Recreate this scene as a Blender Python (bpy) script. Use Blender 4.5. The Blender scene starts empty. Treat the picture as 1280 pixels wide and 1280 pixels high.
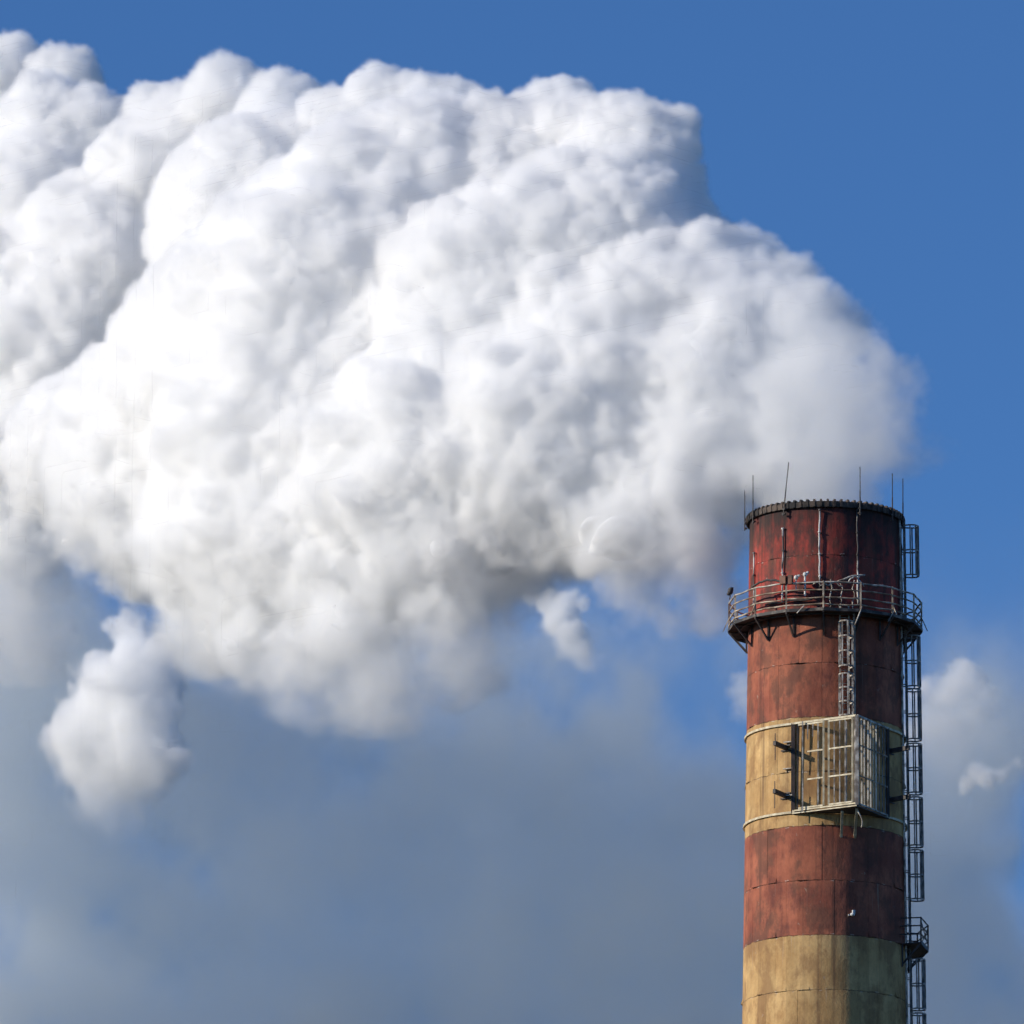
import bpy, bmesh, math, random, time
import numpy as np
from mathutils import Vector, Matrix, Euler

T0 = time.time()
def log(*a): print('[%.1fs]' % (time.time() - T0), *a, flush=True)
scene = bpy.context.scene
C = scene.collection
R_ = math.radians

# ------------------------------------------------------------------ camera
D = 440.0                    # horizontal distance from the camera to the chimney axis, metres
F_PX = 12200.0               # focal length in pixels of a 1280 px wide picture
PITCH, ROLL = R_(13.5), 0.0078
cam_d = bpy.data.cameras.new('camera')
cam = bpy.data.objects.new('camera', cam_d)
C.objects.link(cam)
cam_d.sensor_width = 36.0
cam_d.lens = 36.0 * F_PX / 1280.0
cam_d.clip_start, cam_d.clip_end = 1.0, 60000.0
CAM = Vector((0.0, 0.0, 1.6))
CROT = Euler((math.pi / 2 + PITCH, 0, 0)).to_matrix() @ Matrix.Rotation(ROLL, 3, 'Z')
cam.matrix_world = Matrix.Translation(CAM) @ CROT.to_4x4()
scene.camera = cam

def P(px, py, Y=D):
    """world point at depth Y seen at (px, py) of the 1280 px photograph"""
    d = CROT @ Vector(((px - 640) / F_PX, (640 - py) / F_PX, -1.0))
    return CAM + d * (Y / d.y)

# ------------------------------------------------------------------ sun and sky
SUN_AZ, SUN_EL = R_(74.0), R_(20.0)      # azimuth measured from 'towards the camera' to the left
SUN = Vector((-math.sin(SUN_AZ) * math.cos(SUN_EL), -math.cos(SUN_AZ) * math.cos(SUN_EL), math.sin(SUN_EL)))
sun_d = bpy.data.lights.new('sun', 'SUN')
sun_d.energy, sun_d.angle, sun_d.color = 4.15, R_(0.5), (1.0, 0.915, 0.78)
sun = bpy.data.objects.new('sun', sun_d)
C.objects.link(sun)
sun.rotation_euler = SUN.to_track_quat('Z', 'Y').to_euler()
sun.location = (-60, -40, 80)

world = bpy.data.worlds.new('World')
scene.world = world
world.use_nodes = True
def build_world():
    nt = world.node_tree
    N, L = nt.nodes, nt.links
    N.clear()
    out = N.new('ShaderNodeOutputWorld')
    bg = N.new('ShaderNodeBackground')
    sky = N.new('ShaderNodeTexSky')
    sky.sky_type = 'NISHITA'
    sky.sun_disc = False
    sky.sun_elevation = SUN_EL
    sky.sun_rotation = math.atan2(SUN.x, SUN.y)
    sky.altitude = 1500
    sky.air_density, sky.dust_density, sky.ozone_density = 1.0, 0.2, 3.0
    bg.inputs['Strength'].default_value = 0.093
    tint = N.new('ShaderNodeMix'); tint.data_type = 'RGBA'; tint.blend_type = 'MULTIPLY'
    tint.inputs['Factor'].default_value = 1.0
    tint.inputs['B'].default_value = (.53, .85, 1.24, 1)      # the deep, saturated blue of a dry winter sky
    L.new(sky.outputs[0], tint.inputs['A'])
    L.new(tint.outputs['Result'], bg.inputs['Color'])
    L.new(bg.outputs[0], out.inputs['Surface'])
build_world()

scene.view_settings.view_transform = 'Standard'
scene.view_settings.look = 'None'
scene.view_settings.exposure = 0.0
scene.view_settings.gamma = 1.0
cy = scene.cycles
cy.use_denoising = True
cy.use_adaptive_sampling = True
cy.adaptive_threshold = 0.07
cy.adaptive_min_samples = 24
cy.max_bounces, cy.diffuse_bounces, cy.glossy_bounces = 40, 20, 2
cy.transparent_max_bounces, cy.volume_bounces = 12, 22
cy.volume_step_rate = 3.0
cy.caustics_reflective = cy.caustics_refractive = False

# ------------------------------------------------------------------ helpers
def mat(name):
    m = bpy.data.materials.new(name)
    m.use_nodes = True
    return m, m.node_tree.nodes, m.node_tree.links, m.node_tree.nodes['Principled BSDF']

def mesh_obj(name, V, F, material, parent=None, smooth=True):
    me = bpy.data.meshes.new(name)
    me.vertices.add(len(V)); me.vertices.foreach_set('co', np.asarray(V, np.float32).ravel())
    F = np.asarray(F, np.int32)
    nf = len(F)
    me.loops.add(nf * 4); me.loops.foreach_set('vertex_index', F.ravel())
    me.polygons.add(nf); me.polygons.foreach_set('loop_start', np.arange(0, nf * 4, 4, dtype=np.int32))
    me.update(calc_edges=True); me.validate()
    if smooth: me.polygons.foreach_set('use_smooth', np.ones(nf, bool))
    me.materials.append(material)
    o = bpy.data.objects.new(name, me)
    C.objects.link(o)
    if parent: o.parent = parent
    return o

# ------------------------------------------------------------------ smoke and clouds
def fib(n, rng):
    i = np.arange(n) + rng.random()
    z = 1 - 2 * (i % n + .5) / n
    a = i * 2.399963 + rng.random() * 6.28
    r = np.sqrt(np.maximum(0, 1 - z * z))
    v = np.stack([r * np.cos(a), r * np.sin(a), z], 1) + rng.normal(0, .18, (n, 3))
    return v / np.linalg.norm(v, axis=1, keepdims=True)

class Field:
    def __init__(self, lo, hi, h):
        self.lo, self.h = np.array(lo, float), h
        self.n = np.ceil((np.array(hi) - lo) / h).astype(int) + 1
        self.s = np.full(self.n, 9.0, np.float32)
    def splat(self, c, r, margin, k=0.0):
        lo, h, n = self.lo, self.h, self.n
        i0 = np.maximum(0, np.floor((c - r - margin - lo) / h).astype(int))
        i1 = np.minimum(n, np.ceil((c + r + margin - lo) / h).astype(int) + 1)
        if (i1 <= i0).any(): return
        ax = [(lo[k] + h * np.arange(i0[k], i1[k]) - c[k]).astype(np.float32) ** 2 for k in range(3)]
        d = np.sqrt(ax[0][:, None, None] + ax[1][None, :, None] + ax[2][None, None, :]) - np.float32(r)
        v = self.s[i0[0]:i1[0], i0[1]:i1[1], i0[2]:i1[2]]
        if k:
            e = np.maximum(k - np.abs(v - d), 0)
            v[...] = np.minimum(v, d) - e * e / (4 * k)
        else: np.minimum(v, d, out=v)
    def at(self, p):
        i = np.clip(np.round((p - self.lo) / self.h).astype(int), 0, self.n - 1)
        return self.s[i[:, 0], i[:, 1], i[:, 2]]

def billow(field, blobs, rng, levels, k=0.0):
    """a smooth union of large balls, then ever smaller balls seated in its skin: cauliflower tops"""
    lo, h = field.lo, field.h
    for c, r in blobs: field.splat(np.array(c, float), r, 2.0 + 1.2 * k, k)
    field.s += .36 * k
    for cover, r0, r1, sink in levels:
        V, F = surface_net(field.s[::2, ::2, ::2] if r1 > 4 * h else field.s, lo, 2 * h if r1 > 4 * h else h)
        if not len(V): return
        e = 2 * h if r1 > 4 * h else h
        n = int(cover * len(V) * e * e / (math.pi * r0 * r1))
        V = V[rng.integers(0, len(V), n)]
        g = np.zeros_like(V)                                  # outward normal from the field's own gradient
        for ax in range(3):
            o = np.zeros(3); o[ax] = 2 * h
            g[:, ax] = field.at(V + o) - field.at(V - o)
        g /= np.maximum(np.linalg.norm(g, axis=1, keepdims=True), 1e-6)
        R = r0 * (r1 / r0) ** rng.random(n)
        Cc = V - g * (R * rng.uniform(sink - .12, sink + .12, n))[:, None]
        for c, r in zip(Cc, R): field.splat(c, r, min(1.2, .3 * r + .25))
        log('level', n)

def blur(a, k=1):
    for ax in range(3):
        b = a.copy()
        sl = [slice(None)] * 3
        s0, s1, s2 = list(sl), list(sl), list(sl)
        s0[ax], s1[ax], s2[ax] = slice(0, -2), slice(1, -1), slice(2, None)
        b[tuple(s1)] = .25 * a[tuple(s0)] + .5 * a[tuple(s1)] + .25 * a[tuple(s2)]
        a = b
    return a

def surface_net(s, lo, h, iso=0.0):
    """naive surface nets: quads over the cells the surface passes through"""
    ins = s < iso
    n = np.array(s.shape)
    cnt = np.zeros(n - 1, np.int8)
    for a in (0, 1):
        for b in (0, 1):
            for c in (0, 1):
                cnt += ins[a:n[0] - 1 + a, b:n[1] - 1 + b, c:n[2] - 1 + c]
    I, J, K = np.nonzero((cnt > 0) & (cnt < 8))
    del cnt
    idx = np.full(n - 1, -1, np.int32)
    idx[I, J, K] = np.arange(len(I), dtype=np.int32)
    acc = np.zeros((len(I), 3), np.float64); num = np.zeros(len(I))
    corners = [(a, b, c) for a in (0, 1) for b in (0, 1) for c in (0, 1)]
    val = {q: s[I + q[0], J + q[1], K + q[2]].astype(np.float64) - iso for q in corners}
    for q in corners:
        for ax in range(3):
            if q[ax]: continue
            q2 = list(q); q2[ax] = 1; q2 = tuple(q2)
            v0, v1 = val[q], val[q2]
            x = (v0 < 0) != (v1 < 0)
            t = v0[x] / (v0[x] - v1[x])
            p = np.tile(np.array(q, float), (len(t), 1)); p[:, ax] += t
            acc[x] += p; num[x] += 1
    V = np.stack([I, J, K], 1) + acc / num[:, None]
    V = lo + h * V
    Fs = []
    for ax in range(3):
        o1, o2 = [k for k in range(3) if k != ax]
        sl0 = [slice(1, -1)] * 3; sl1 = [slice(1, -1)] * 3
        sl0[ax], sl1[ax] = slice(0, -1), slice(1, None)
        a, b = ins[tuple(sl0)], ins[tuple(sl1)]
        for flip, m in ((False, a & ~b), (True, ~a & b)):
            E = np.stack(np.nonzero(m), 1)
            E[:, o1] += 1; E[:, o2] += 1
            def cell(d1, d2):
                q = E.copy(); q[:, o1] += d1; q[:, o2] += d2
                return idx[q[:, 0], q[:, 1], q[:, 2]]
            f = np.stack([cell(-1, -1), cell(0, -1), cell(0, 0), cell(-1, 0)], 1)
            if flip != (ax == 1): f = f[:, ::-1]
            Fs.append(f)
    F = np.concatenate(Fs)
    return V, F[(F >= 0).all(1)]

def noise3(shape, h, scale, rng, octaves=3, rough=.55, depth=1.0):
    """value noise on a grid by cubic-ish interpolation of random lattices"""
    out = np.zeros(shape, np.float32); amp, tot = 1.0, 0.0
    for o in range(octaves):
        ax_i, ax_f, m = [], [], []
        for k in range(3):
            x = np.arange(shape[k]) * h * (1, depth, 1)[k] / scale + 1
            i = np.floor(x).astype(int); f = (x - i); f = f * f * (3 - 2 * f)
            ax_i.append(i); ax_f.append(f.astype(np.float32)); m.append(i.max() + 2)
        lat = rng.random(m).astype(np.float32)
        for k in range(3):
            a = np.take(lat, ax_i[k], axis=k); b = np.take(lat, ax_i[k] + 1, axis=k)
            sh = [1, 1, 1]; sh[k] = -1
            f = ax_f[k].reshape(sh)
            lat = a * (1 - f) + b * f
        out += amp * lat; tot += amp
        amp *= rough; scale *= .5
    return out / tot

def volume_obj(name, dens, lo, h, material, parent=None):
    """a voxel volume: the object's own points carry the density, its geometry nodes turn them into a grid"""
    nx, ny, nz = dens.shape
    me = bpy.data.meshes.new(name)
    me.vertices.add(dens.size)
    at = me.attributes.new('density', 'FLOAT', 'POINT')
    at.data.foreach_set('value', np.ascontiguousarray(dens, np.float32).ravel())
    me.materials.append(material)
    o = bpy.data.objects.new(name, me)
    C.objects.link(o)
    ng = bpy.data.node_groups.new(name, 'GeometryNodeTree')
    ng.interface.new_socket('Geometry', in_out='INPUT', socket_type='NodeSocketGeometry')
    ng.interface.new_socket('Geometry', in_out='OUTPUT', socket_type='NodeSocketGeometry')
    N, L = ng.nodes, ng.links
    gi, go = N.new('NodeGroupInput'), N.new('NodeGroupOutput')
    vc = N.new('GeometryNodeVolumeCube')
    hi = np.array(lo) + h * (np.array(dens.shape) - 1)
    vc.inputs['Min'].default_value = tuple(lo); vc.inputs['Max'].default_value = tuple(hi)
    vc.inputs['Resolution X'].default_value, vc.inputs['Resolution Y'].default_value, vc.inputs['Resolution Z'].default_value = nx, ny, nz
    pos = N.new('GeometryNodeInputPosition')
    sub = N.new('ShaderNodeVectorMath'); sub.operation = 'SUBTRACT'; sub.inputs[1].default_value = tuple(lo)
    div = N.new('ShaderNodeVectorMath'); div.operation = 'SCALE'; div.inputs['Scale'].default_value = 1 / h
    sep = N.new('ShaderNodeSeparateXYZ')
    L.new(pos.outputs[0], sub.inputs[0]); L.new(sub.outputs[0], div.inputs[0]); L.new(div.outputs[0], sep.inputs[0])
    ids = []
    for k in range(3):
        q = N.new('FunctionNodeFloatToInt'); q.rounding_mode = 'ROUND'; L.new(sep.outputs[k], q.inputs[0]); ids.append(q.outputs[0])
    m1 = N.new('FunctionNodeIntegerMath'); m1.operation = 'MULTIPLY_ADD'; m1.inputs[1].default_value = ny
    L.new(ids[0], m1.inputs[0]); L.new(ids[1], m1.inputs[2])
    f2i = N.new('FunctionNodeIntegerMath'); f2i.operation = 'MULTIPLY_ADD'; f2i.inputs[1].default_value = nz
    L.new(m1.outputs[0], f2i.inputs[0]); L.new(ids[2], f2i.inputs[2])
    na = N.new('GeometryNodeInputNamedAttribute'); na.data_type = 'FLOAT'; na.inputs['Name'].default_value = 'density'
    si = N.new('GeometryNodeSampleIndex'); si.data_type = 'FLOAT'; si.domain = 'POINT'; si.clamp = True
    L.new(gi.outputs[0], si.inputs['Geometry'])
    L.new(na.outputs['Attribute'], si.inputs['Value'])
    L.new(f2i.outputs[0], si.inputs['Index'])
    L.new(si.outputs[0], vc.inputs['Density'])
    sm = N.new('GeometryNodeSetMaterial'); sm.inputs['Material'].default_value = material
    L.new(vc.outputs[0], sm.inputs[0]); L.new(sm.outputs[0], go.inputs[0])
    md = o.modifiers.new('grid', 'NODES'); md.node_group = ng
    if parent: o.parent = parent
    return o

def smoke_material(name, color=(.985, .985, .985), radius=1.2):
    m, N, L, b = mat(name)
    b.inputs['Base Color'].default_value = (*color, 1)
    b.inputs['Roughness'].default_value = 1.0
    b.inputs['Specular IOR Level'].default_value = 0.0
    b.subsurface_method = 'RANDOM_WALK'
    b.inputs['Subsurface Weight'].default_value = 1.0
    b.inputs['Subsurface Radius'].default_value = (1, 1, 1)
    b.inputs['Subsurface Scale'].default_value = radius
    return m

def vapour_material(name, dens, color=(.98, .98, .98), aniso=.2):
    m, N, L, b = mat(name)
    N.remove(b)
    pv = N.new('ShaderNodeVolumePrincipled')
    pv.inputs['Color'].default_value = (*color, 1)
    pv.inputs['Density'].default_value = dens
    pv.inputs['Anisotropy'].default_value = aniso
    L.new(pv.outputs[0], N['Material Output'].inputs['Volume'])
    return m

PLUME = [ # x, y, metres behind the chimney, radius px
 (1040,640,0,72),(1048,585,0,66),(1070,525,0,62),(1000,520,1,105),(940,600,0,75),(1052,487,1,48),(992,428,1,74),
 (945,388,2,78),(900,500,1,130),(860,610,0,85),(790,630,0,80),(880,370,2,95),(800,480,2,170),(808,195,3,75),(750,185,3,76),
 (690,170,3,65),(760,330,2,155),(650,250,3,130),(640,420,1,200),(560,170,4,75),(500,140,4,62),(540,330,3,200),(440,180,4,78),
 (350,150,5,58),(285,120,5,44),(230,140,6,46),(180,128,6,34),(72,105,9,44),(5,118,9,46),(-25,120,9,46),(110,170,7,64),(200,220,6,90),(330,280,4,150),
 (400,450,1,230),(300,480,2,180),(180,560,2,130),(110,560,3,70),(280,680,1,120),(180,650,2,95),(420,690,0,130),(320,770,0,60),
 (560,600,0,190),(700,560,0,165),(600,680,0,54),(570,715,0,52),(470,740,0,75),
 (40,260,6,105),(0,380,5,115),(60,430,5,115),(-60,300,6,110),(0,600,6,105),(20,720,7,80),(-60,480,6,120),(-50,780,10,80),(110,310,5,90),(130,340,5,92),(95,560,4,92),(55,155,6,66),(430,400,-1,190),(370,560,-1,168),(330,650,-1,125),(480,290,0,150),
 (790,705,0,46),(850,706,0,46),(905,692,0,42),(800,737,0,38),(858,738,0,40),(905,728,0,34),(385,850,0,64),(480,845,1,64),(560,805,1,50),(240,790,1,40),(30,795,10,52),(1118,520,0,34),(1092,478,0,30),(1102,575,0,36),(300,840,0,40)]


def tag(o, label, cat=None, group=None, kind=None):
    if label: o['label'] = label
    if cat: o['category'] = cat
    if group: o['group'] = group
    if kind: o['kind'] = kind
    return o

def px_axes(f, Y):
    """photograph coordinates of a grid's x and z axes at depth Y"""
    a, b = P(0, 640, Y), P(1280, 640, Y)
    x = f.lo[0] + f.h * np.arange(f.n[0]); px = (x - a.x) / (b.x - a.x) * 1280
    a, b = P(640, 0, Y), P(640, 1280, Y)
    z = f.lo[2] + f.h * np.arange(f.n[2]); py = (z - a.z) / (b.z - a.z) * 1280
    return px.astype(np.float32)[:, None, None], py.astype(np.float32)[None, None, :]

def smooth(a, b, x):
    t = np.clip((x - a) / (b - a), 0, 1)
    return t * t * (3 - 2 * t)

PLUME_TURN = R_(-42)          # the wind carries the smoke to the side and away from the camera
X0 = P(1031.5, 640).x        # chimney axis
def Rz(z): return R_TOP + (Z_TOP - z) * .0128
Z_TOP = P(1031.5, 628, D - 3.6).z
R_TOP = 94.5 / 27.0
def build_plume():
    rng = np.random.default_rng(7)
    M = Matrix.Translation((X0, D, 0)) @ Matrix.Rotation(PLUME_TURN, 4, 'Z')
    Mi = M.inverted()
    def at(x, y, dy):                       # centre seen at pixel x, y on the plume's own slanting axis plane
        d = CROT @ Vector(((x - 640) / F_PX, (640 - y) / F_PX, -1.0))
        n = Vector((-math.sin(PLUME_TURN), math.cos(PLUME_TURN), 0))
        t = (Vector((X0, D, 0)) + n * dy - CAM).dot(n) / d.dot(n)
        return np.array(Mi @ (CAM + d * t)), t * d.length
    blobs = []
    for x, y, dy, r in PLUME:
        p, dist = at(x, y, dy - (y - 420) / 27 * .40 * min(1, max(0, (1000 - x) / 300)))
        blobs.append((p, r * dist / F_PX))
    xl, xr, zt, zb = at(-60, 640, 13)[0][0], at(1200, 640, 0)[0][0], at(-60, -45, 10)[0][2], at(900, 960, 0)[0][2]
    lo = np.array([xl, -15.0, zb]); hi = np.array([xr, 20.0, zt])
    h = 0.15
    f = Field(lo, hi, h)
    log('grid', f.n, f.n.prod() / 1e6)
    billow(f, blobs, rng, [(1.3, 1.1, 2.4, .78), (1.5, .55, 1.2, .66), (1.8, .24, .55, .48), (1.2, .16, .26, .4)], 2.6)
    s = f.s
    # picture coordinates of every cell, to know which side of the plume it is on
    X, Y, Z = [(lo[k] + h * np.arange(f.n[k])).astype(np.float32) for k in range(3)]
    A = np.array((CROT.transposed() @ M.to_3x3()), float)
    t0 = np.array(CROT.transposed() @ (M.translation - CAM), float)
    proj = lambda r: (A[r, 0] * X + t0[r]).astype(np.float32)[:, None, None] + (A[r, 1] * Y).astype(np.float32)[None, :, None] + (A[r, 2] * Z).astype(np.float32)[None, None, :]
    dep = -proj(2)
    gx = 640 + F_PX * proj(0) / dep; gy = 640 - F_PX * proj(1) / dep
    del dep
    under = np.interp(gx[::4, ::4, ::4], [0, 100, 200, 300, 400, 500, 640, 800, 930], [690, 700, 780, 830, 800, 760, 720, 685, 655]).astype(np.float32)
    under = np.repeat(np.repeat(np.repeat(under, 4, 0), 4, 1), 4, 2)[:f.n[0], :f.n[1], :f.n[2]]
    soft = np.maximum(smooth(720, 980, gx) * smooth(230, 420, gy), smooth(-130, 10, gy - under))
    thin = np.maximum(smooth(820, 1080, gx) * smooth(300, 500, gy), .9 * smooth(-25, 60, gy - under))
    del gx, gy, under
    n1 = noise3(s.shape, h, 2.7, rng, 5, .68)
    n2 = noise3(s.shape, h, 1.1, rng, 4, .68)
    s = s + (n1 - .5) * (.5 + 5.4 * soft) + (n2 - .5) * (.9 + 2.0 * soft)
    rho = np.sqrt(X[:, None] ** 2 + Y[None, :] ** 2)[:, :, None]        # the smoke leaves through the mouth, it does not spill over the near rim
    s = s + 4.5 * smooth(R_TOP - .9, R_TOP + .2, rho) * smooth(Z_TOP + 2.2, Z_TOP, Z)[None, None, :] * smooth(-5.2, -2.8, X)[:, None, None]
    V, F = surface_net(blur(blur(s + 3.2 * thin + .3 * soft + 2.5 * smooth(Z_TOP + 4.5, Z_TOP + 1.5, Z)[None, None, :] * smooth(-6, -4, X)[:, None, None])), lo, h, -0.55)
    log('mesh', len(V), len(F))
    o = mesh_obj('smoke_plume', V, F, smoke_material('smoke_white', (.9995, .9995, .9995), 25.0))
    o.matrix_world = M
    tag(o, 'huge billowing white smoke plume pouring out of the chimney top', 'smoke plume')
    d = np.clip((.15 + .5 * soft - s) / (.35 + 1.5 * soft), 0, 1)
    d *= (1 - .5 * soft) * (1 - .80 * thin)
    volume_obj('vapour', d, lo, h, vapour_material('vapour', 3.0, (1, 1, 1), .0), o)
    log('vapour', d.shape)

# x, y, radius x, radius y (px of the photograph), thickness
BANK = [(120,1200,420,230,.9),(520,1210,330,210,1.0),(860,1180,170,230,.75),(1220,1150,150,260,.85),(1190,960,75,110,.8),
        (10,860,150,190,.9),(320,1010,240,110,.65),(560,980,220,110,.45),(905,985,50,70,.45),(700,1090,220,120,.5),(1000,1200,200,200,.7),(800,745,130,50,.5),
        (430,850,220,90,.6),(760,870,170,90,.55),(890,830,70,60,.4),(300,1290,500,90,.5),(760,1290,500,90,.6),(50,1050,220,90,.6),(330,940,200,70,.6),(440,1125,120,90,.55),(1255,1220,90,120,.6)]
def build_bank():
    rng = np.random.default_rng(11)
    Y, h = 2000.0, 1.3
    lo = np.array([P(-80, 0, Y).x, Y - 30, P(0, 1330, Y).z]); hi = np.array([P(1360, 0, Y).x, Y + 30, P(0, 640, Y).z])
    f = Field(lo, hi, h)
    px, py = px_axes(f, Y)
    m = np.zeros((f.n[0], 1, f.n[2]), np.float32)
    for x, y, rx, ry, t in BANK:
        m = m + t * np.exp(-(((px - x) / rx) ** 2 + ((py - y) / ry) ** 2))
    n = .55 * noise3(f.s.shape, h, 40, rng, 6, .62, .22) + .45 * noise3(f.s.shape, h, 15, rng, 5, .6, .22)
    y = np.abs(np.arange(f.n[1]) / (f.n[1] - 1) * 2 - 1)[None, :, None]
    d = (.46 * np.clip(m * 1.6, 0, 1.3) * np.clip(1 + (n - .5) * 5.5, .25, 2.2) + 1.3 * smooth(.0, .7, m * .75 + (n - .5) * 5.2 - .28) * np.clip(m * 2.2 - .15, 0, 1)) * (1 - y ** 2)
    o = volume_obj('cloud_bank', d, lo, h, vapour_material('cloud_haze', .021, (.78, .82, .83), 0.0))
    tag(o, 'thin grey blue cloud bank spread across the lower sky', 'cloud bank', None, 'stuff')

PUFFS = [
 ('bright ragged white cloud under the smoke at the far end from the chimney', 1,
  [(152,790,30),(165,815,44),(190,840,44),(135,850,46),(160,880,64),(120,925,54),(175,940,66),(212,890,30),(224,944,14),(196,960,30),(95,955,26),(236,948,8),(82,935,30),(160,985,54)], 985, .8),
 ('small white cloud in the blue gap under the smoke plume', 2,
  [(662,746,13),(684,752,18),(708,752,20),(730,752,13),(700,775,24),(712,795,22),(722,815,16),(742,828,9)], 835, .6),
 ('rounded grey topped cloud rising behind the ladder side of the chimney', 3,
  [(1190,868,46),(1160,880,40),(1215,890,36),(1180,920,55),(1230,930,28)], 890, .33),
 ('tiny torn white cloud trailing off at the picture edge', 4,
  [(1222,966,15),(1234,974,13),(1211,978,10),(1206,988,7),(1247,969,8),(1255,963,6),(1263,958,6),(1272,952,5)], 1100, .5),
 ('small faint white cloud touching the sunlit edge of the chimney below the gallery', 5,
  [(928,852,11),(934,866,15),(921,862,8),(936,885,16)], 890, .5)]
def build_puffs():
    core_m = smoke_material('cloud_white', (.998, .998, .998), 18.0)
    for label, seed, bl, fade, dens in PUFFS:
        rng = np.random.default_rng(seed)
        Y = 1800.0; k = Y / 440 / 27.0
        rmax = max(b[2] for b in bl); rk = rmax * k
        x0, x1 = min(b[0] - b[2] for b in bl) - 40, max(b[0] + b[2] for b in bl) + 40
        y0, y1 = min(b[1] - b[2] for b in bl) - 40, max(b[1] + b[2] for b in bl) + 40
        cx = (x0 + x1) / 2; dep = rmax * k * 1.4 + (x1 - x0 - 80) / 2 * k * .8
        lo = np.array([P(x0, 0, Y).x, Y - dep, P(640, y1, Y).z]); hi = np.array([P(x1, 0, Y).x, Y + dep, P(640, y0, Y).z])
        h = .42
        f = Field(lo, hi, h)
        billow(f, [(np.array(P(x, y, Y + rng.uniform(-.25, .25) * r * k + (cx - x) * k * .9)), r * k) for x, y, r in bl], rng, [(1.2, .14 * rk, .32 * rk, .82), (1.5, .05 * rk, .13 * rk, .6)], .22 * rk)
        px, py = px_axes(f, Y)
        n1 = noise3(f.s.shape, h, .9 * rk, rng, 5, .62)
        lowf = smooth(fade - 80, fade + 60, py)
        s = f.s + (n1 - .5) * rk * (1.25 + 1.6 * lowf)
        d = np.clip((.4 + 2 * lowf - s) / (1.0 + 5 * lowf), 0, 1) * (1 - .93 * lowf)
        mv = vapour_material('cloud_vapour', dens, (1, 1, 1), .0)
        if seed == 1:
            V, F = surface_net(blur(blur(s + 14 * smooth(fade - 170, fade - 60, py))), lo, h, -2.4)
            o = mesh_obj('cloud', V, F, core_m)
            volume_obj('vapour', d * .5, lo, h, mv, o)
        else: o = volume_obj('cloud', d, lo, h, mv)
        tag(o, label, 'cloud', 'white clouds in the gaps below the plume')
        log('puff', d.shape)

# ------------------------------------------------------------------ chimney
def rough_metal(name, c0, c1, scale=3.0, rough=.65, metallic=.0, pos=(.42, .62)):
    m, N, L, b = mat(name)
    nz = N.new('ShaderNodeTexNoise'); nz.inputs['Scale'].default_value = scale; nz.inputs['Detail'].default_value = 6
    tc = N.new('ShaderNodeTexCoord'); rp = N.new('ShaderNodeValToRGB')
    e = rp.color_ramp.elements
    e[0].position, e[1].position = pos
    e[0].color, e[1].color = (*c0, 1), (*c1, 1)
    L.new(tc.outputs['Object'], nz.inputs['Vector']); L.new(nz.outputs['Fac'], rp.inputs[0]); L.new(rp.outputs[0], b.inputs['Base Color'])
    b.inputs['Roughness'].default_value = rough; b.inputs['Metallic'].default_value = metallic
    return m

M_DARK = rough_metal('dark_steel', (.035, .032, .034), (.085, .06, .05))
M_RAIL = rough_metal('weathered_rail', (.19, .125, .08), (.58, .48, .36), 2.2)
M_GALV = rough_metal('old_galvanised', (.22, .18, .145), (.66, .61, .53), 2.6)
M_DECK = rough_metal('rusty_plate', (.03, .028, .028), (.30, .25, .20), 1.6, pos=(.5, .72))
M_YELL = rough_metal('faded_yellow_paint', (.48, .40, .26), (.74, .66, .47), 3.5)
M_CAP = rough_metal('sooty_iron', (.018, .016, .016), (.13, .095, .075), 1.6, .8)
M_GREY = rough_metal('grey_steel', (.11, .105, .10), (.36, .33, .30), 2.2)
M_BRIGHT = rough_metal('brightened_bars', (.24, .18, .12), (.78, .72, .60), 2.0, pos=(.33, .48))  # pale base colour stands in for sunlight on the shaded face's bars
M_COND = rough_metal('chipped_white_strip', (.05, .04, .04), (.66, .64, .6), .8, pos=(.44, .54))
M_RUST = rough_metal('rusty_box', (.10, .035, .02), (.22, .09, .05), 3.0)
M_PALE = rough_metal('pale_enamel', (.55, .55, .52), (.75, .75, .72), 5.0, .4)

LIFT = 2.545
Z_J0 = P(1031.5, 1168, D - 3.8).z                  # a joint of the concrete lifts, the lower edge of the lower red band
def pol(deg, r, z):
    a = R_(deg)
    return Vector((r * math.sin(a), -r * math.cos(a), z))
def zf(py, r): return P(1031.5, py, D - r).z       # height of a point on the near side

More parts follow.
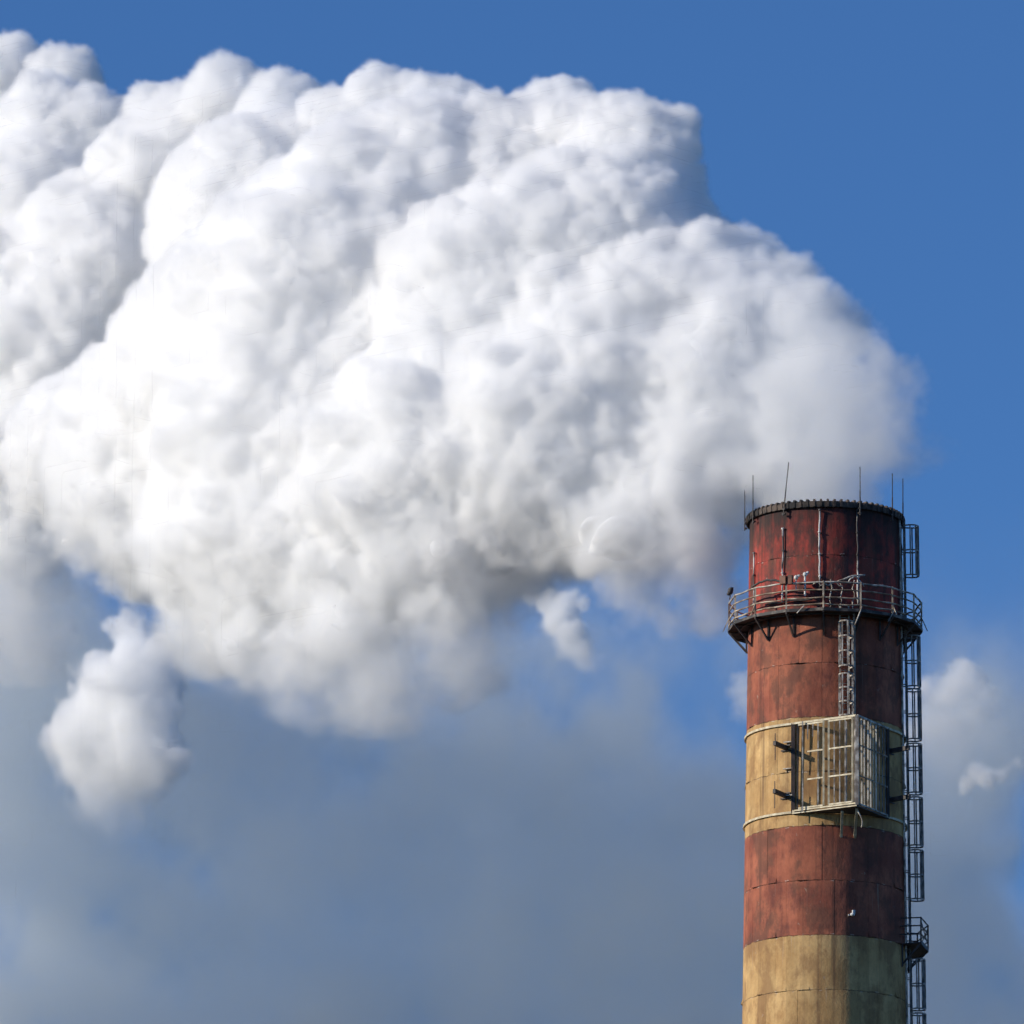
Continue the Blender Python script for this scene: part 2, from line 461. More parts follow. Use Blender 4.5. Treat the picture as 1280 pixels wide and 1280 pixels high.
def shaft_material():
    m, N, L, b = mat('painted_concrete')
    def mth(op, a, c=None, clamp=False):
        n = N.new('ShaderNodeMath'); n.operation = op; n.use_clamp = clamp
        for i, v in enumerate((a, c)):
            if v is None: continue
            if isinstance(v, (int, float)): n.inputs[i].default_value = v
            else: L.new(v, n.inputs[i])
        return n.outputs[0]
    def noise(vec, scale, detail=5, rough=.6):
        n = N.new('ShaderNodeTexNoise'); n.inputs['Scale'].default_value = scale; n.inputs['Detail'].default_value = detail; n.inputs['Roughness'].default_value = rough
        L.new(vec, n.inputs['Vector']); return n.outputs['Fac']
    def comb(x, y, z):
        n = N.new('ShaderNodeCombineXYZ')
        for i, v in enumerate((x, y, z)):
            if isinstance(v, (int, float)): n.inputs[i].default_value = v
            else: L.new(v, n.inputs[i])
        return n.outputs[0]
    def mix(f, a, c, mode='MIX'):
        n = N.new('ShaderNodeMix'); n.data_type = 'RGBA'; n.blend_type = mode
        for k, v in (('Factor', f), ('A', a), ('B', c)):
            if isinstance(v, tuple): n.inputs[k].default_value = (*v, 1)
            elif isinstance(v, (int, float)): n.inputs[k].default_value = v
            else: L.new(v, n.inputs[k])
        return n.outputs['Result']
    def ramp(v, lo, hi): 
        n = N.new('ShaderNodeMapRange'); n.interpolation_type = 'SMOOTHSTEP'
        n.inputs['From Min'].default_value, n.inputs['From Max'].default_value = lo, hi
        L.new(v, n.inputs['Value']); return n.outputs[0]
    tc = N.new('ShaderNodeTexCoord'); sp = N.new('ShaderNodeSeparateXYZ'); L.new(tc.outputs['Object'], sp.inputs[0])
    ang = mth('ARCTAN2', sp.outputs['X'], mth('MULTIPLY', sp.outputs['Y'], -1))
    arc = mth('MULTIPLY', ang, 3.7)
    z = sp.outputs['Z']
    wob = noise(comb(mth('MULTIPLY', arc, 3.0), 0, 0), 1.0, 4)
    zz = mth('DIVIDE', mth('SUBTRACT', mth('ADD', z, mth('MULTIPLY', mth('SUBTRACT', wob, .5), .16)), Z_J0), LIFT)     # lifts above the reference joint
    lift = mth('FLOOR', zz)
    # 0,1 red | 2,3 cream | 4.. red | below 0: -1,-2,-3 cream, then red
    cream_hi = mth('MULTIPLY', mth('GREATER_THAN', lift, 1.5), mth('LESS_THAN', lift, 3.5))
    cream_lo = mth('MULTIPLY', mth('LESS_THAN', lift, -.5), mth('GREATER_THAN', lift, -6.5))
    cream = mth('MAXIMUM', cream_hi, cream_lo)
    top = mth('GREATER_THAN', lift, 5.5)
    # tones
    streak = noise(comb(mth('MULTIPLY', arc, 1.7), mth('MULTIPLY', z, .2), 3.1), 1.0, 6, .65)
    fine = noise(comb(mth('MULTIPLY', arc, 4.5), mth('MULTIPLY', z, 2.4), 7.7), 1.0, 6, .65)
    blot = noise(tc.outputs['Object'], .55, 6, .62)
    blot2 = noise(comb(mth('MULTIPLY', arc, .9), mth('MULTIPLY', z, .55), 13.0), 1.0, 8, .68)
    streak = mth('ADD', mth('MULTIPLY', streak, .38), mth('MULTIPLY', blot2, .62))
    speck = noise(tc.outputs['Object'], 9.0, 4, .6)
    pan = N.new('ShaderNodeTexWhiteNoise'); pan.noise_dimensions = '2D'
    panel = mth('FLOOR', mth('ADD', mth('DIVIDE', ang, math.tau / 42), .5))
    L.new(comb(panel, lift, 0), pan.inputs['Vector'])
    red = mix(ramp(blot, .35, .66), (.42, .14, .08), (.27, .082, .052))
    red = mix(ramp(streak, .47, .64), red, (.16, .055, .042))
    redtop = mix(ramp(streak, .43, .58), (.42, .065, .048), (.10, .045, .04))
    red = mix(top, red, redtop)
    crm = mix(ramp(blot, .32, .68), (.62, .41, .185), (.48, .29, .12))
    crm = mix(ramp(streak, .47, .65), crm, (.33, .185, .075))
    col = mix(cream, red, crm)
    tone = mth('ADD', .86, mth('MULTIPLY', pan.outputs['Value'], .28))
    tone = mth('MULTIPLY', tone, mth('ADD', .80, mth('MULTIPLY', fine, .40)))
    tone = mth('MULTIPLY', tone, mth('ADD', .88, mth('MULTIPLY', speck, .24)))
    tn = N.new('ShaderNodeCombineColor')
    for i in range(3): L.new(tone, tn.inputs[i])
    col = mix(1.0, col, tn.outputs[0], 'MULTIPLY')
    # lime runs below the joints, rust and soot runs
    fr = mth('FRACT', zz)
    lime = mth('MULTIPLY', ramp(noise(comb(mth('MULTIPLY', arc, 5.5), mth('MULTIPLY', z, .12), lift), 1.0, 3), .62, .74), ramp(fr, .15, 1.0))
    stain = mth('MULTIPLY', ramp(noise(comb(mth('MULTIPLY', arc, .75), mth('MULTIPLY', z, .42), 51.0), 1.0, 9, .66), .48, .60), .62)
    col = mix(stain, col, mix(cream, (.115, .062, .045), (.27, .15, .07)))
    flake = mth('MULTIPLY', ramp(noise(comb(mth('MULTIPLY', arc, 3.2), mth('MULTIPLY', z, 2.0), 71.0), 1.0, 8, .72), .63, .68), .55)
    col = mix(flake, col, (.42, .33, .26))
    col = mix(mth('MULTIPLY', lime, .55), col, (.52, .42, .32))
    runs = mth('MULTIPLY', ramp(noise(comb(mth('MULTIPLY', arc, 1.5), mth('MULTIPLY', z, .05), 21.0), 1.0, 4), .53, .70), .6)
    col = mix(runs, col, (.075, .042, .034))
    # soot under the cap
    soot_n = noise(comb(mth('MULTIPLY', arc, 2.2), mth('MULTIPLY', z, .35), 33.0), 1.0, 5)
    soot = ramp(mth('ADD', mth('SUBTRACT', z, Z_TOP), mth('MULTIPLY', mth('SUBTRACT', soot_n, .5), 4.2)), -2.6, .2)
    col = mix(mth('MULTIPLY', soot, .9), col, (.028, .024, .024))
    # joints: broken dark lines between lifts, faint seams between form boards
    dj = mth('ABSOLUTE', mth('SUBTRACT', mth('FRACT', mth('ADD', zz, .5)), .5))
    joint = mth('MULTIPLY', mth('LESS_THAN', dj, .010), ramp(noise(comb(mth('MULTIPLY', arc, 1.3), lift, 0), 1.0, 5), .42, .56))
    col = mix(mth('MULTIPLY', joint, .62), col, (.03, .022, .018))
    pale = mth('MULTIPLY', mth('LESS_THAN', mth('ABSOLUTE', mth('SUBTRACT', dj, .016)), .007), ramp(noise(comb(mth('MULTIPLY', arc, 2.3), lift, 9.0), 1.0, 5), .54, .62))
    col = mix(mth('MULTIPLY', pale, .6), col, (.6, .52, .44))
    ds = mth('ABSOLUTE', mth('SUBTRACT', mth('FRACT', mth('ADD', mth('DIVIDE', ang, math.tau / 42), 1.0)), .5))
    seam = mth('MULTIPLY', mth('LESS_THAN', ds, .03), ramp(noise(comb(panel, mth('MULTIPLY', z, .35), lift), 1.0, 4), .46, .60))
    col = mix(mth('MULTIPLY', seam, .15), col, (.05, .034, .028))
    pits = mth('MULTIPLY', ramp(noise(comb(mth('MULTIPLY', arc, 1.8), mth('MULTIPLY', z, 1.5), 5.0), 1.0, 8, .75), .70, .76), .7)
    col = mix(pits, col, (.06, .04, .032))
    L.new(col, b.inputs['Base Color'])
    b.inputs['Roughness'].default_value = .85
    b.inputs['Specular IOR Level'].default_value = .25
    bp = N.new('ShaderNodeBump'); bp.inputs['Strength'].default_value = .6; bp.inputs['Distance'].default_value = .05
    hgt = mth('ADD', mth('MULTIPLY', fine, .5), mth('MULTIPLY', speck, .4))
    hgt = mth('SUBTRACT', hgt, mth('ADD', mth('MULTIPLY', joint, .6), mth('MULTIPLY', pits, .8)))
    L.new(hgt, bp.inputs['Height']); L.new(bp.outputs[0], b.inputs['Normal'])
    return m

class MB:
    """collects shapes into one bmesh"""
    def __init__(self): self.bm = bmesh.new()
    def tube(self, pts, r, n=8, closed=False, flat=None):
        pts = [Vector(p) for p in pts]; k = len(pts); rings = []
        up = Vector((0, 0, 1))
        for i, p in enumerate(pts):
            a = pts[(i - 1) % k] if (closed or i > 0) else p
            c = pts[(i + 1) % k] if (closed or i < k - 1) else p
            t = (c - a).normalized()
            u = up if abs(t.dot(up)) < .95 else Vector((0, 1, 0))
            s = t.cross(u).normalized(); w = s.cross(t).normalized()
            rx, ry = (r, r) if flat is None else flat
            rings.append([self.bm.verts.new(p + s * rx * math.cos(q) + w * ry * math.sin(q)) for q in [math.tau * (j + .5) / n for j in range(n)]])
        for i in range(k if closed else k - 1):
            A, B = rings[i], rings[(i + 1) % k]
            for j in range(n): self.bm.faces.new((A[j], A[(j + 1) % n], B[(j + 1) % n], B[j]))
        if not closed:
            self.bm.faces.new(rings[0][::-1]); self.bm.faces.new(rings[-1])
        return self
    def bar(self, a, b, w, h): return self.tube([a, b], 0, 4, flat=(w * .7071, h * .7071))
    def box(self, c, sx, sy, sz, deg=0):
        m = Matrix.Translation(c) @ Matrix.Rotation(R_(deg), 4, 'Z') @ Matrix.Diagonal((sx, sy, sz, 1))
        bmesh.ops.create_cube(self.bm, size=1, matrix=m); return self
    def ball(self, c, r, sz=1.0):
        bmesh.ops.create_icosphere(self.bm, subdivisions=2, radius=1, matrix=Matrix.Translation(c) @ Matrix.Diagonal((r, r, r * sz, 1))); return self
    def quad(self, *v): self.bm.faces.new([self.bm.verts.new(p) for p in v]); return self
    def ring(self, prof, degs, closed=False):
        """sweeps a closed profile of (r, z) pairs round the given angles"""
        R = [[self.bm.verts.new(pol(a, r, z)) for r, z in prof] for a in degs]
        n = len(prof)
        for i in range(len(R) if closed else len(R) - 1):
            A, B = R[i], R[(i + 1) % len(R)]
            for j in range(n): self.bm.faces.new((A[j], A[(j + 1) % n], B[(j + 1) % n], B[j]))
        if not closed: self.bm.faces.new(R[0]); self.bm.faces.new(R[-1][::-1])
        return self
    def obj(self, name, material, parent=None, label=None, smooth=False):
        bmesh.ops.recalc_face_normals(self.bm, faces=self.bm.faces)
        me = bpy.data.meshes.new(name); self.bm.to_mesh(me); self.bm.free()
        if smooth: me.polygons.foreach_set('use_smooth', np.ones(len(me.polygons), bool))
        me.materials.append(material)
        o = bpy.data.objects.new(name, me); C.objects.link(o)
        if parent: o.parent = parent
        if label: o['label'] = label
        return o
def copy(o, parent, loc=(0, 0, 0)):
    c = o.copy(); C.objects.link(c); c.parent = parent; c.location = loc
    return c

chimney = bpy.data.objects.new('chimney', None); C.objects.link(chimney)
chimney.location = (X0, D, 0)
tag(chimney, 'tall round factory chimney with flaking red and cream bands and rusty steel galleries', 'chimney')
W0 = Vector((X0, D, 0))
def PL(px, py, dy): return P(px, py, D + dy) - W0        # chimney coordinates of a picture point, dy metres behind the axis

def build_shaft():
    rng = random.Random(3)
    mb = MB(); bm = mb.bm
    n = 42; zs = [Z_TOP]
    k = math.floor((Z_TOP - .05 - Z_J0) / LIFT)
    while Z_J0 + k * LIFT > 0: zs.append(Z_J0 + k * LIFT); k -= 1
    zs.append(-.5)
    nrm = []
    def put(a, r, z, tilt=None):
        nrm.append(pol(a + (tilt or 0), 1, 0)); return bm.verts.new(pol(a, r, z))
    for zi in range(len(zs) - 1):
        zt, zb = zs[zi], zs[zi + 1]
        detail = zt > Z_TOP - 30
        step = rng.uniform(-.005, .005)
        for i in range(n):
            j = rng.gauss(0, .004) if detail else 0
            tilt = rng.gauss(0, 1.3) if detail else 0
            lip = (0, 0)
            if detail and rng.random() < .2: lip = rng.choice(((.08, 0), (0, .08), (.06, .03)))
            zc = zb + (.24 if max(lip) else .02)
            rows = []
            for q in range(4):
                a = (i - .5 + q / 3) * 360 / n; lp = lip[0] + (lip[1] - lip[0]) * q / 3
                rows.append([put(a, Rz(z) + j + step + o, z, tilt) for z, o in ((zt, 0), (zc, 0), (zb, lp), (zb, -.15), (zt, -.15))])
            for q in range(3):
                A, B = rows[q], rows[q + 1]
                for k2 in range(3): bm.faces.new((A[k2], A[k2 + 1], B[k2 + 1], B[k2]))
            bm.faces.new(rows[0][::-1]); bm.faces.new(rows[3])
    me = bpy.data.meshes.new('shaft'); bm.to_mesh(me); bm.free()
    me.polygons.foreach_set('use_smooth', np.ones(len(me.polygons), bool))
    me.normals_split_custom_set_from_vertices([tuple(v) for v in nrm])
    me.materials.append(shaft_material())
    o = bpy.data.objects.new('shaft', me); C.objects.link(o); o.parent = chimney
    ri = R_TOP - .35
    MB().ring([(R_TOP - .14, Z_TOP - .01), (ri, Z_TOP - .01), (ri, Z_TOP - 30), (R_TOP - .14, Z_TOP - 30)], [i * 7.5 for i in range(48)], True).obj('flue_lining', M_CAP, chimney)
build_shaft()

def build_cap():
    mb = MB(); n = 72; da = 360 / n
    z = Z_TOP
    mb.ring([(R_TOP + .05, z - .16), (R_TOP + .14, z - .21), (R_TOP + .17, z + .02), (R_TOP + .10, z + .08), (R_TOP - .42, z + .10), (R_TOP - .42, z)], [i * da / 2 for i in range(2 * n)], True)
    for i in range(n):                                   # the upstanding joints of the cap segments
        c = i * da
        mb.ring([(R_TOP + .15, z - .19), (R_TOP + .18, z - .19), (R_TOP + .20, z + .06), (R_TOP + .12, z + .17), (R_TOP - .40, z + .16), (R_TOP - .40, z + .09), (R_TOP + .1, z + .07)], [c - .8, c, c + .8])
    mb.obj('rim_cap', M_CAP, chimney, 'sooty scalloped iron cap round the chimney mouth')
build_cap()

def build_rods():
    R = R_TOP + .24
    for deg, top, lean in ((-87, 612 - 640, 0), (-65, 599, 0), (-33, 589, .25), (23.5, 587, 0), (54, 605, 0), (72, 617, 0)):
        z1 = Z_TOP + {-87: 1.35, -65: 1.75, -33: 2.0, 23.5: 1.75, 54: 1.75, 72: 1.75}[deg]
        mb = MB()
        a, b = pol(deg, R, Z_TOP - .55), pol(deg, R, z1) + Vector((lean, 0, 0))
        mb.tube([a, a.lerp(b, .5)], .034, 6).tube([a.lerp(b, .5), b], .024, 6)
        for q in (.05, .28): mb.box(pol(deg, R - .05, Z_TOP - .5 + q), .16, .12, .06, deg)
        mb.obj('lightning_rod', M_DARK, chimney)
    rng = random.Random(5)
    for deg, zt, zb in ((-67, 1.9, 4.6), (-34.5, 1.1, 4.9), (-6, .35, 4.4), (22.5, .3, 4.9), (76, .5, 5.0)):
        pts = []; z = Z_TOP - zt
        while z > Z_TOP - zb:
            pts.append(pol(deg + rng.uniform(-.35, .35), Rz(z) + .07 + rng.uniform(0, .03), z)); z -= .35
        mb = MB().tube(pts, .05, 6, flat=(.045, .03))
        for p in pts[::3]: mb.box(p, .12, .1, .06, deg)
        mb.obj('conductor', M_COND, chimney, smooth=True)
build_rods()

VERT = [-3 + 22.5 * k for k in range(16)]
def build_gallery():
    R1 = 121 / 27.0; zd = zf(760.5, R1)
    Ri = Rz(zd) + .03
    mb = MB()
    degs = VERT
    mb.ring([(Ri, zd), (R1, zd), (R1, zd - .07), (Ri, zd - .07)], degs, True)
    g = mb.obj('gallery', M_DARK, chimney, 'rusty steel gallery with railing round the upper red band')
    e = MB(); e.ring([(R1 + .002, zd + .05), (R1 + .03, zd + .05), (R1 + .03, zd - .09), (R1 + .002, zd - .09)], degs, True); e.obj('edge_channel', M_DECK, g)
    e = MB(); e.ring([(Ri + .4, zd - .072), (Ri + .46, zd - .072), (Ri + .46, zd - .16), (Ri + .4, zd - .16)], degs, True); e.obj('floor_joist', M_DARK, g)
    for hgt, nm, r, mm in ((1.27, 'handrail', .042, M_GALV), (.91, 'midrail', .038, M_RAIL), (.53, 'midrail', .038, M_RAIL), (.22, 'toe_rail', .04, M_RAIL)):
        rr = random.Random(int(hgt * 100)); pts = []
        for i, d in enumerate(degs):
            p, q = pol(d, R1 - .03, zd + hgt), pol(degs[(i + 1) % 16], R1 - .03, zd + hgt)
            for t in (0, .33, .66): pts.append(p.lerp(q, t) + Vector((0, 0, rr.uniform(-.025, .025))))
        MB().tube(pts, r, 6, True).obj(nm, mm, g, smooth=True)
    for i, d in enumerate(degs):
        MB().bar(pol(d, R1 - .03, zd), pol(d, R1 - .03, zd + 1.31), .075, .075).obj('post', M_RAIL, g)
        b = MB()
        b.bar(pol(d, R1, zd - .11), pol(d, Ri - .02, zd - .11), .07, .09)
        b.bar(pol(d, Ri + .03, zd - .11), pol(d, Ri + .045, zd - 1.08), .08, .08)
        b.bar(pol(d, R1 - .03, zd - .13), pol(d, Ri + .07, zd - 1.02), .07, .07)
        b.obj('bracket', M_DARK, g)
        if i % 2 == 0:                                   # knee braces of the rail posts
            MB().bar(pol(d, R1 + .24, zd - .06), pol(d, R1, zd + .5), .04, .04).obj('knee_brace', M_RAIL, g)
    # lamps and cables hung about the railing
    p = pol(-84, R1 - .02, zd + 1.3)
    l = MB().tube([p, p + Vector((.03, 0, .22))], .03, 6).obj('lamp_arm', M_DARK, g)
    MB().ball(p + Vector((.04, 0, .40)), .13, 1.3).box(p + Vector((.07, 0, .5)), .16, .2, .14, 20).box(p + Vector((-.04, 0, .27)), .12, .12, .12, 40).obj('lamp', M_DARK, g, 'dark round lamp head on the rail end', True)
    for d, h0, h1, rr in ((-15, .9, 1.62, .05), (-21, 1.2, 1.5, .03)):
        p = pol(d, Rz(zd) + .5, zd)
        MB().tube([p + Vector((0, 0, h0 - .2)), p + Vector((0, 0, h1))], rr, 8).obj('lamp_post', M_PALE, g)
        MB().ball(p + Vector((0, 0, h1 + .1)), .11, 1.1).ball(p + Vector((.12, 0, h1 + .18)), .07).obj('lamp', M_PALE, g, 'small pale lamp over the gallery rail', True)
    c = MB(); c.box(pol(-27, R1 + .02, zd + 1.42), .30, .26, .38, -27); c.box(pol(-23, R1 - .03, zd + 1.42), .22, .2, .42, -23)
    c.obj('junction_box', M_RUST, g)
    def cable(nm, pts, r, mm): MB().tube(pts, r, 6).obj(nm, mm, g, smooth=True)
    rng = random.Random(9)
    cable('hose', [pol(-50 + 2 * i, R1 + .02, zd + 1.36 + .16 * math.sin(i * .28) + rng.uniform(-.02, .02)) for i in range(13)], .055, M_DARK)
    cable('conduit', [pol(-24 + 3 * i, Rz(zd) + .3, zd + 1.35 + rng.uniform(-.05, .05)) for i in range(9)], .04, M_DARK)
    cable('conduit', [pol(-50 + 3 * i, Rz(zd) + .12, zd + .62 + .02 * math.sin(i)) for i in range(14)], .045, M_DARK)
    cable('conduit', [pol(5 + 2 * i, R1 - .15, zd + 1.28 + .42 * math.sin(i * .17) + rng.uniform(-.02, .02)) for i in range(10)], .04, M_GALV)
    cable('conduit', [pol(13 + 1.3 * i, R1 - .3, zd + 1.38 + .22 * math.sin(i * .5) + rng.uniform(-.03, .03)) for i in range(9)], .035, M_PALE)
    cable('conduit', [pol(-9 + 2.2 * i, R1 - .1, zd + 1.2 + rng.uniform(-.14, .12)) for i in range(9)], .03, M_GALV)
    for d in (2, 9, 17): cable('cable', [pol(d, Rz(zd) + .4, zd + .1 + .2 * i) + Vector((rng.uniform(-.06, .06), 0, 0)) for i in range(8)], .03, M_GALV)
    for d, dz in ((20, .9), (42, .55), (-14, .35)): cable('cable', [pol(d - .9 * i, R1 + .06, zd + .15 - dz * i / 5) for i in range(6)], .028, M_GALV)
build_gallery()

def ladder(deg, z0, z1, sections, hoop_gap, m_rail, m_hoop, label, off=.2, cage_r=.36, nstrap=5):
    """two stringers and rungs against the shaft, with safety hoops joined by upright straps in each section"""
    t = pol(deg + 90, 1, 0); o = pol(deg, 1, 0)
    def base(z): return pol(deg, Rz(z) + off, z)
    mb = MB()
    n = max(2, int((z1 - z0) / 1.2))
    for s in (-.21, .21): mb.tube([base(z0 + (z1 - z0) * i / n) + t * s for i in range(n + 1)], .035, 4, flat=(.05, .05))
    z = z0 + .4
    while z < z1:
        for s in (-.21, .21): mb.bar(base(z) + t * s, pol(deg, Rz(z) - .02, z) + t * s, .04, .04)
        z += 1.25
    L = mb.obj('ladder', m_rail, chimney, label)
    first = None; z = z0 + .15
    while z < z1:
        p = base(z)
        if first is None: first = MB().tube([t * -.2, t * .2], .018, 6).obj('rung', m_rail, L); first.location = p
        else: copy(first, L, p)
        z += .31
    fh = None
    for (za, zb) in sections:
        k = max(1, round((zb - za) / hoop_gap))
        for i in range(k + 1):
            z = za + (zb - za) * i / k
            if fh is None:
                pts = [t * -.23] + [o * (cage_r * (1 + 0.0) * 1 + cage_r * math.sin(R_(a)) * 1.0 - .02) + t * (-cage_r * math.cos(R_(a))) for a in range(-10, 191, 20)] + [t * .23]
                fh = MB().tube(pts, .02, 4, flat=(.022, .045)).obj('cage_hoop', m_hoop, L); fh.location = base(z)
            else: copy(fh, L, base(z))
        for j in range(nstrap):
            a = R_(180 * j / (nstrap - 1)); d = o * (cage_r + cage_r * math.sin(a) - .02) - t * cage_r * math.cos(a)
            MB().bar(base(za) + d, base(zb) + d, .065, .035).obj('cage_strap', m_hoop, L)
    return L

def build_ladders():
    zg = zf(760.5, 4.48)
    zc = lambda y, r=4.2: zf(y, r)
    ladder(11.5, zc(897), zc(752), [(zc(832), zc(776)), (zc(894), zc(842))], .66, M_GALV, M_GALV, 'pale weathered caged ladder between gallery and bar cage', .22, .33, 5)
    MB().tube([pol(17.3, Rz(zc(y)) + .45, zc(y)) for y in range(765, 900, 12)], .06, 8).obj('downpipe', M_GALV, chimney)
    zs = lambda y: P(1140, y, D - .7).z                    # heights at the side of the shaft
    sec = [(zs(720), zs(658)), (zs(859), zs(796)), (zs(925), zs(863)), (zs(992), zs(931)), (zs(1058), zs(998)), (zs(1125), zs(1064)),
           (zs(1262), zs(1200)), (zs(1330), zs(1268))]
    ladder(80, zs(1335), zs(648), sec, 1.22, M_GREY, M_GREY, 'grey caged ladder running down the shaded side of the shaft', .18, .34, 5)
    MB().tube([pol(71, Rz(zs(y)) + .10, zs(y)) for y in range(648, 1340, 24)], .05, 8).obj('downpipe', M_GALV, chimney, None, True)
build_ladders()

def build_landing():
    R1 = 4.72; zd = P(1158, 1187, D).z
    Ri = Rz(zd) + .02
    degs = [66, 90, 114]
    mb = MB().ring([(Ri, zd), (R1, zd), (R1, zd - .06), (Ri, zd - .06)], degs)
    g = mb.obj('landing', M_DARK, chimney, 'small railed landing on the side ladder over the lower cream band')
    MB().ring([(R1 + .002, zd + .06), (R1 + .03, zd + .06), (R1 + .03, zd - .12), (R1 + .002, zd - .12)], degs).obj('edge_channel', M_DARK, g)
    for hgt in (1.12, .75, .36):
        pts = [pol(63, Ri, zd + hgt)] + [pol(d, R1, zd + hgt) for d in degs] + [pol(117, Ri, zd + hgt)]
        MB().tube(pts, .034, 6).obj('handrail' if hgt > 1 else 'midrail', M_DARK, g)
    for d in degs: MB().bar(pol(d, R1, zd), pol(d, R1, zd + 1.15), .07, .07).obj('post', M_DARK, g)
    for a, b2 in ((90, 114), (66, 90)): MB().bar(pol(a, R1, zd + 1.0), pol(b2, R1, zd + .2), .035, .035).obj('brace', M_DARK, g)
    for d in degs:
        MB().bar(pol(d, R1 - .02, zd - .1), pol(d, Ri + .02, zd - 1.0), .07, .07).bar(pol(d, Ri + .03, zd - .08), pol(d, Ri + .04, zd - 1.1), .07, .07).obj('bracket', M_DARK, g)
build_landing()

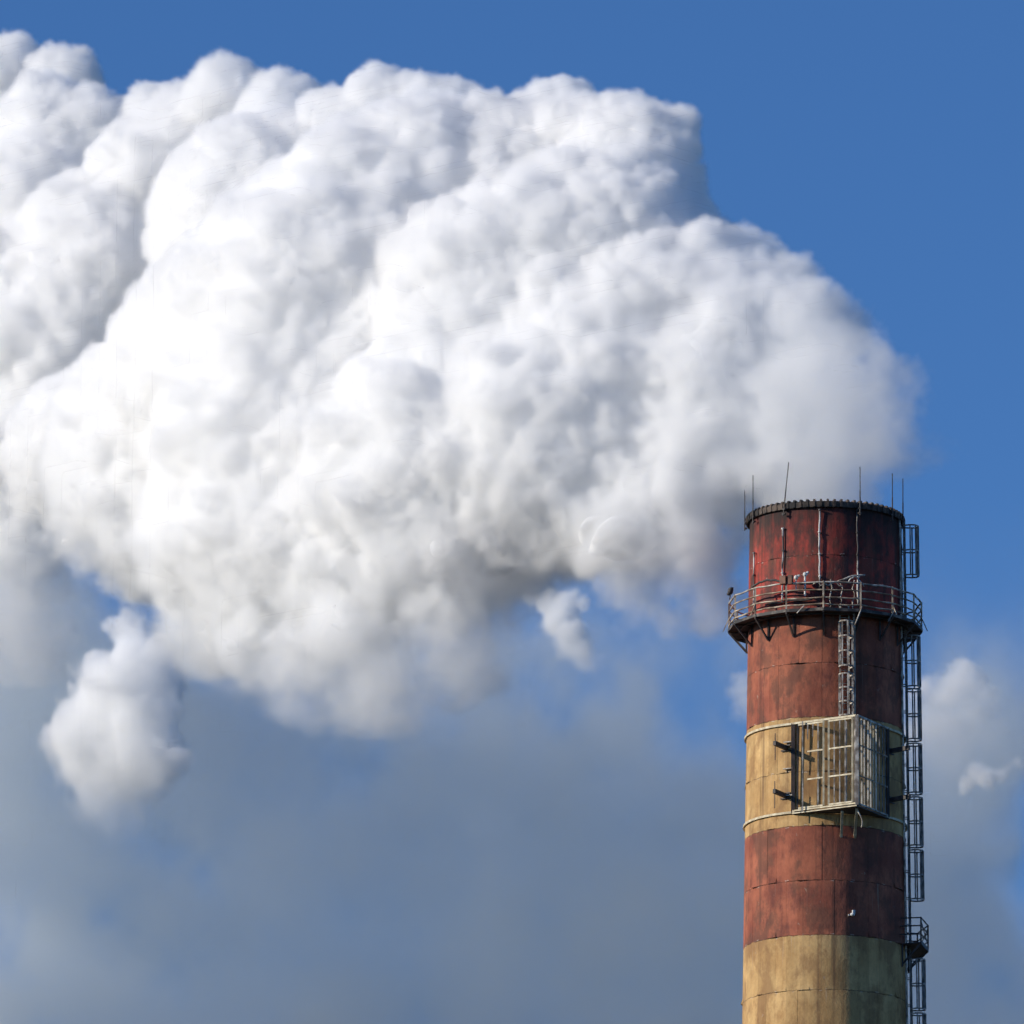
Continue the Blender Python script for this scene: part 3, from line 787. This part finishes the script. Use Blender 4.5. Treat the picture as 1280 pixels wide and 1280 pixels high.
def build_cage():
    zt, zb = PL(1066, 894, -5.3).z, PL(1067, 1006, -5.3).z
    Rw = Rz(zb)
    c = Vector((1.27, -5.28, 0)); l = Vector((-1.62, -math.sqrt((Rw + .05) ** 2 - 1.62 ** 2), 0)); r = Vector((2.80, -math.sqrt((Rw + .05) ** 2 - 2.8 ** 2), 0))
    def at(a, b, t, z): q = a.lerp(b, t); return Vector((q.x, q.y, z))
    # floor: a wedge whose back follows the shaft
    mb = MB(); bm = mb.bm
    al, ar = math.degrees(math.atan2(l.x, -l.y)), math.degrees(math.atan2(r.x, -r.y))
    edge = [pol(al + (ar - al) * i / 12, Rw + .05, 0) for i in range(13)]
    loop = edge + [at(c, c, 0, 0)]
    top = [bm.verts.new(Vector((p.x, p.y, zb))) for p in loop]; bot = [bm.verts.new(Vector((p.x, p.y, zb - .07))) for p in loop]
    bm.faces.new(top); bm.faces.new(bot[::-1])
    for i in range(len(loop)): k = (i + 1) % len(loop); bm.faces.new((top[i], bot[i], bot[k], top[k]))
    g = mb.obj('cage_platform', M_DARK, chimney, 'box of upright steel bars standing out from the cream band')
    def sub(nm, a, b, w, m, h=None): return MB().bar(a, b, w, h or w).obj(nm, m, g)
    rng = random.Random(4)
    for nm, p, q, m in (('frame', l, c, M_YELL), ('frame', c, r, M_GALV)):
        sub('top_rail', at(p, q, 0.01, zt), at(p, q, .99, zt), .09, m)
        sub('bottom_rail', at(p, q, 0.01, zb + .09), at(p, q, .99, zb + .09), .07, m)
        sub('edge_channel', at(p, q, 0.0, zb - .035) + Vector((0, -.05, 0)), at(p, q, 1, zb - .035) + Vector((0, -.05, 0)), .05, M_YELL if m is M_YELL else M_DARK)
    sub('corner_post', at(c, c, 0, zb), at(c, c, 0, zt), .15, M_GALV)
    sub('corner_post', at(l, l, 0, zb), at(l, l, 0, zt), .10, M_DARK)
    sub('corner_post', at(r, r, 0, zb), at(r, r, 0, zt), .13, M_DARK)
    # sunlit face: two framed panels with thin bars
    for t0, t1 in ((.10, .485), (.565, .93)):
        for t in ((t1,) if t0 < .2 else (t0, t1)): sub('panel_frame', at(l, c, t, zb + .16), at(l, c, t, zt - .05), .085, M_YELL)
        for k in range(4):
            z = zb + .18 + (zt - zb - .28) * k / 3
            sub('panel_rail', at(l, c, t0 + (.13 if 0 < k < 3 and t0 < .2 else 0), z), at(l, c, t1, z), .07, M_YELL)
    for t in (.03, .085): sub('bar', at(l, c, t, zb + .1), at(l, c, t, zt), .07, M_DARK)
    for t, q in ((.16, .72), (.24, .78), (.32, .8), (.40, 0), (.65, 0), (.735, 0), (.82, 0), (.965, 0)):
        sub('bar', at(l, c, t, zb + .1 + (zt - zb) * q), at(l, c, t, zt - .03), .055, M_GALV)
    # shaded face: close set bars, the nearer ones brightened by colour
    for i in range(10):
        t = .06 + .094 * i + rng.uniform(-.008, .008)
        sub('bar', at(c, r, t, zb + .1), at(c, r, t + rng.uniform(-.012, .012), zt - .03), .07 if i < 7 else .05, M_BRIGHT if i < 7 and i != 5 else (M_YELL if i == 5 else M_GREY))
    for q in (.34, .68): sub('panel_rail', at(c, r, .05, zb + (zt - zb) * q), at(c, r, .97, zb + (zt - zb) * q), .055, M_RAIL)
    for d in (al + 9, 12): sub('bar', pol(d, Rw + .35, zb), pol(d, Rw + .35, zt), .06, M_GALV)
    # struts under the floor
    a = PL(1053, 1014, -4.6); b2 = pol(math.degrees(math.asin((1048 - 1031.5) / 27 / Rw)), Rw, P(1048, 1046, D - Rw).z); sub('strut', a, b2, .11, M_YELL, .08)
    a = PL(1071, 1010, -5.0); b2 = pol(math.degrees(math.asin((1065 - 1031.5) / 27 / Rw)), Rw, P(1065, 1046, D - Rw).z); sub('strut', a, b2, .12, M_YELL, .09)
    MB().tube([PL(1071 + 3 * math.sin(i * .5) + i, 1012 + 22 * math.sin(min(i, 9) * .18), -4.9) for i in range(10)], .03, 6).obj('cable', M_GALV, g, None, True)
    # cantilever beams either side, each with a hanging rod
    for deg, ys in ((-31, (935, 995)), (52, (939, 1000))):
        for y in ys:
            z = P(1031.5 + 101 * math.sin(R_(deg)), y, D - Rw * math.cos(R_(deg))).z
            bmb = MB().bar(pol(deg, Rz(z) - .05, z), pol(deg, Rz(z) + 1.12, z + .03), .14, .2)
            t = pol(deg, Rz(z) + 1.05, z)
            bmb.tube([t + Vector((0, 0, .5)), t - Vector((0, 0, .75))], .022, 6)
            bmb.box(pol(deg, Rz(z) + .05, z + .12), .5, .06, .06, deg); bmb.box(pol(deg, Rz(z) + .05, z - .12), .5, .06, .06, deg)
            bmb.obj('cantilever_beam', M_DARK, chimney)
    for z in (zt, zb + .02):
        rr = Rz(z) + .07
        MB().ring([(rr - .05, z - .05), (rr + .03, z - .05), (rr + .03, z + .05), (rr - .05, z + .05)], [al + 2 - i * (360 - (ar - al) + 4) / 60 for i in range(61)]).obj('strap_ring', M_YELL, chimney)
    for k in range(3):
        z = zb + (zt - zb) * (.2 + .3 * k)
        MB().box(pol(al - 3, Rz(z) + .1, z), .45, .08, .05, al).obj('clamp', M_GALV, chimney)
build_cage()

def build_fitting():
    p = PL(1062.5, 1143, 0); z = P(1062.5, 1143, D - 3.65).z
    q = pol(17.5, Rz(z), z)
    MB().ball(q + Vector((0, -.08, 0)), .11, .8).box(q + Vector((.05, -.06, .12)), .12, .12, .16, 17).box(q + Vector((-.12, -.05, -.03)), .16, .1, .06, 17).obj('wall_fitting', M_PALE, chimney, 'small white fitting fixed on the lower red band')
build_fitting()
log('chimney')

def build_ground():
    m, N, L, b = mat('dark_field')  # dark ground out of view, its tone set for the light it bounces up
    b.inputs['Roughness'].default_value = .9
    nz = N.new('ShaderNodeTexNoise'); nz.inputs['Scale'].default_value = .02; nz.inputs['Detail'].default_value = 8
    rp = N.new('ShaderNodeValToRGB')
    rp.color_ramp.elements[0].position, rp.color_ramp.elements[1].position = .4, .65
    rp.color_ramp.elements[0].color, rp.color_ramp.elements[1].color = (.03, .04, .03, 1), (.10, .10, .09, 1)
    tc = N.new('ShaderNodeTexCoord')
    L.new(tc.outputs['Object'], nz.inputs['Vector']); L.new(nz.outputs['Fac'], rp.inputs[0]); L.new(rp.outputs[0], b.inputs['Base Color'])
    S = 25000
    o = mesh_obj('ground', [(-S, -S, 0), (S, -S, 0), (S, S, 0), (-S, S, 0)], [(0, 1, 2, 3)], m, None, False)
    o['kind'] = 'structure'
build_ground()
build_bank()
build_puffs()
build_plume()
log('done')
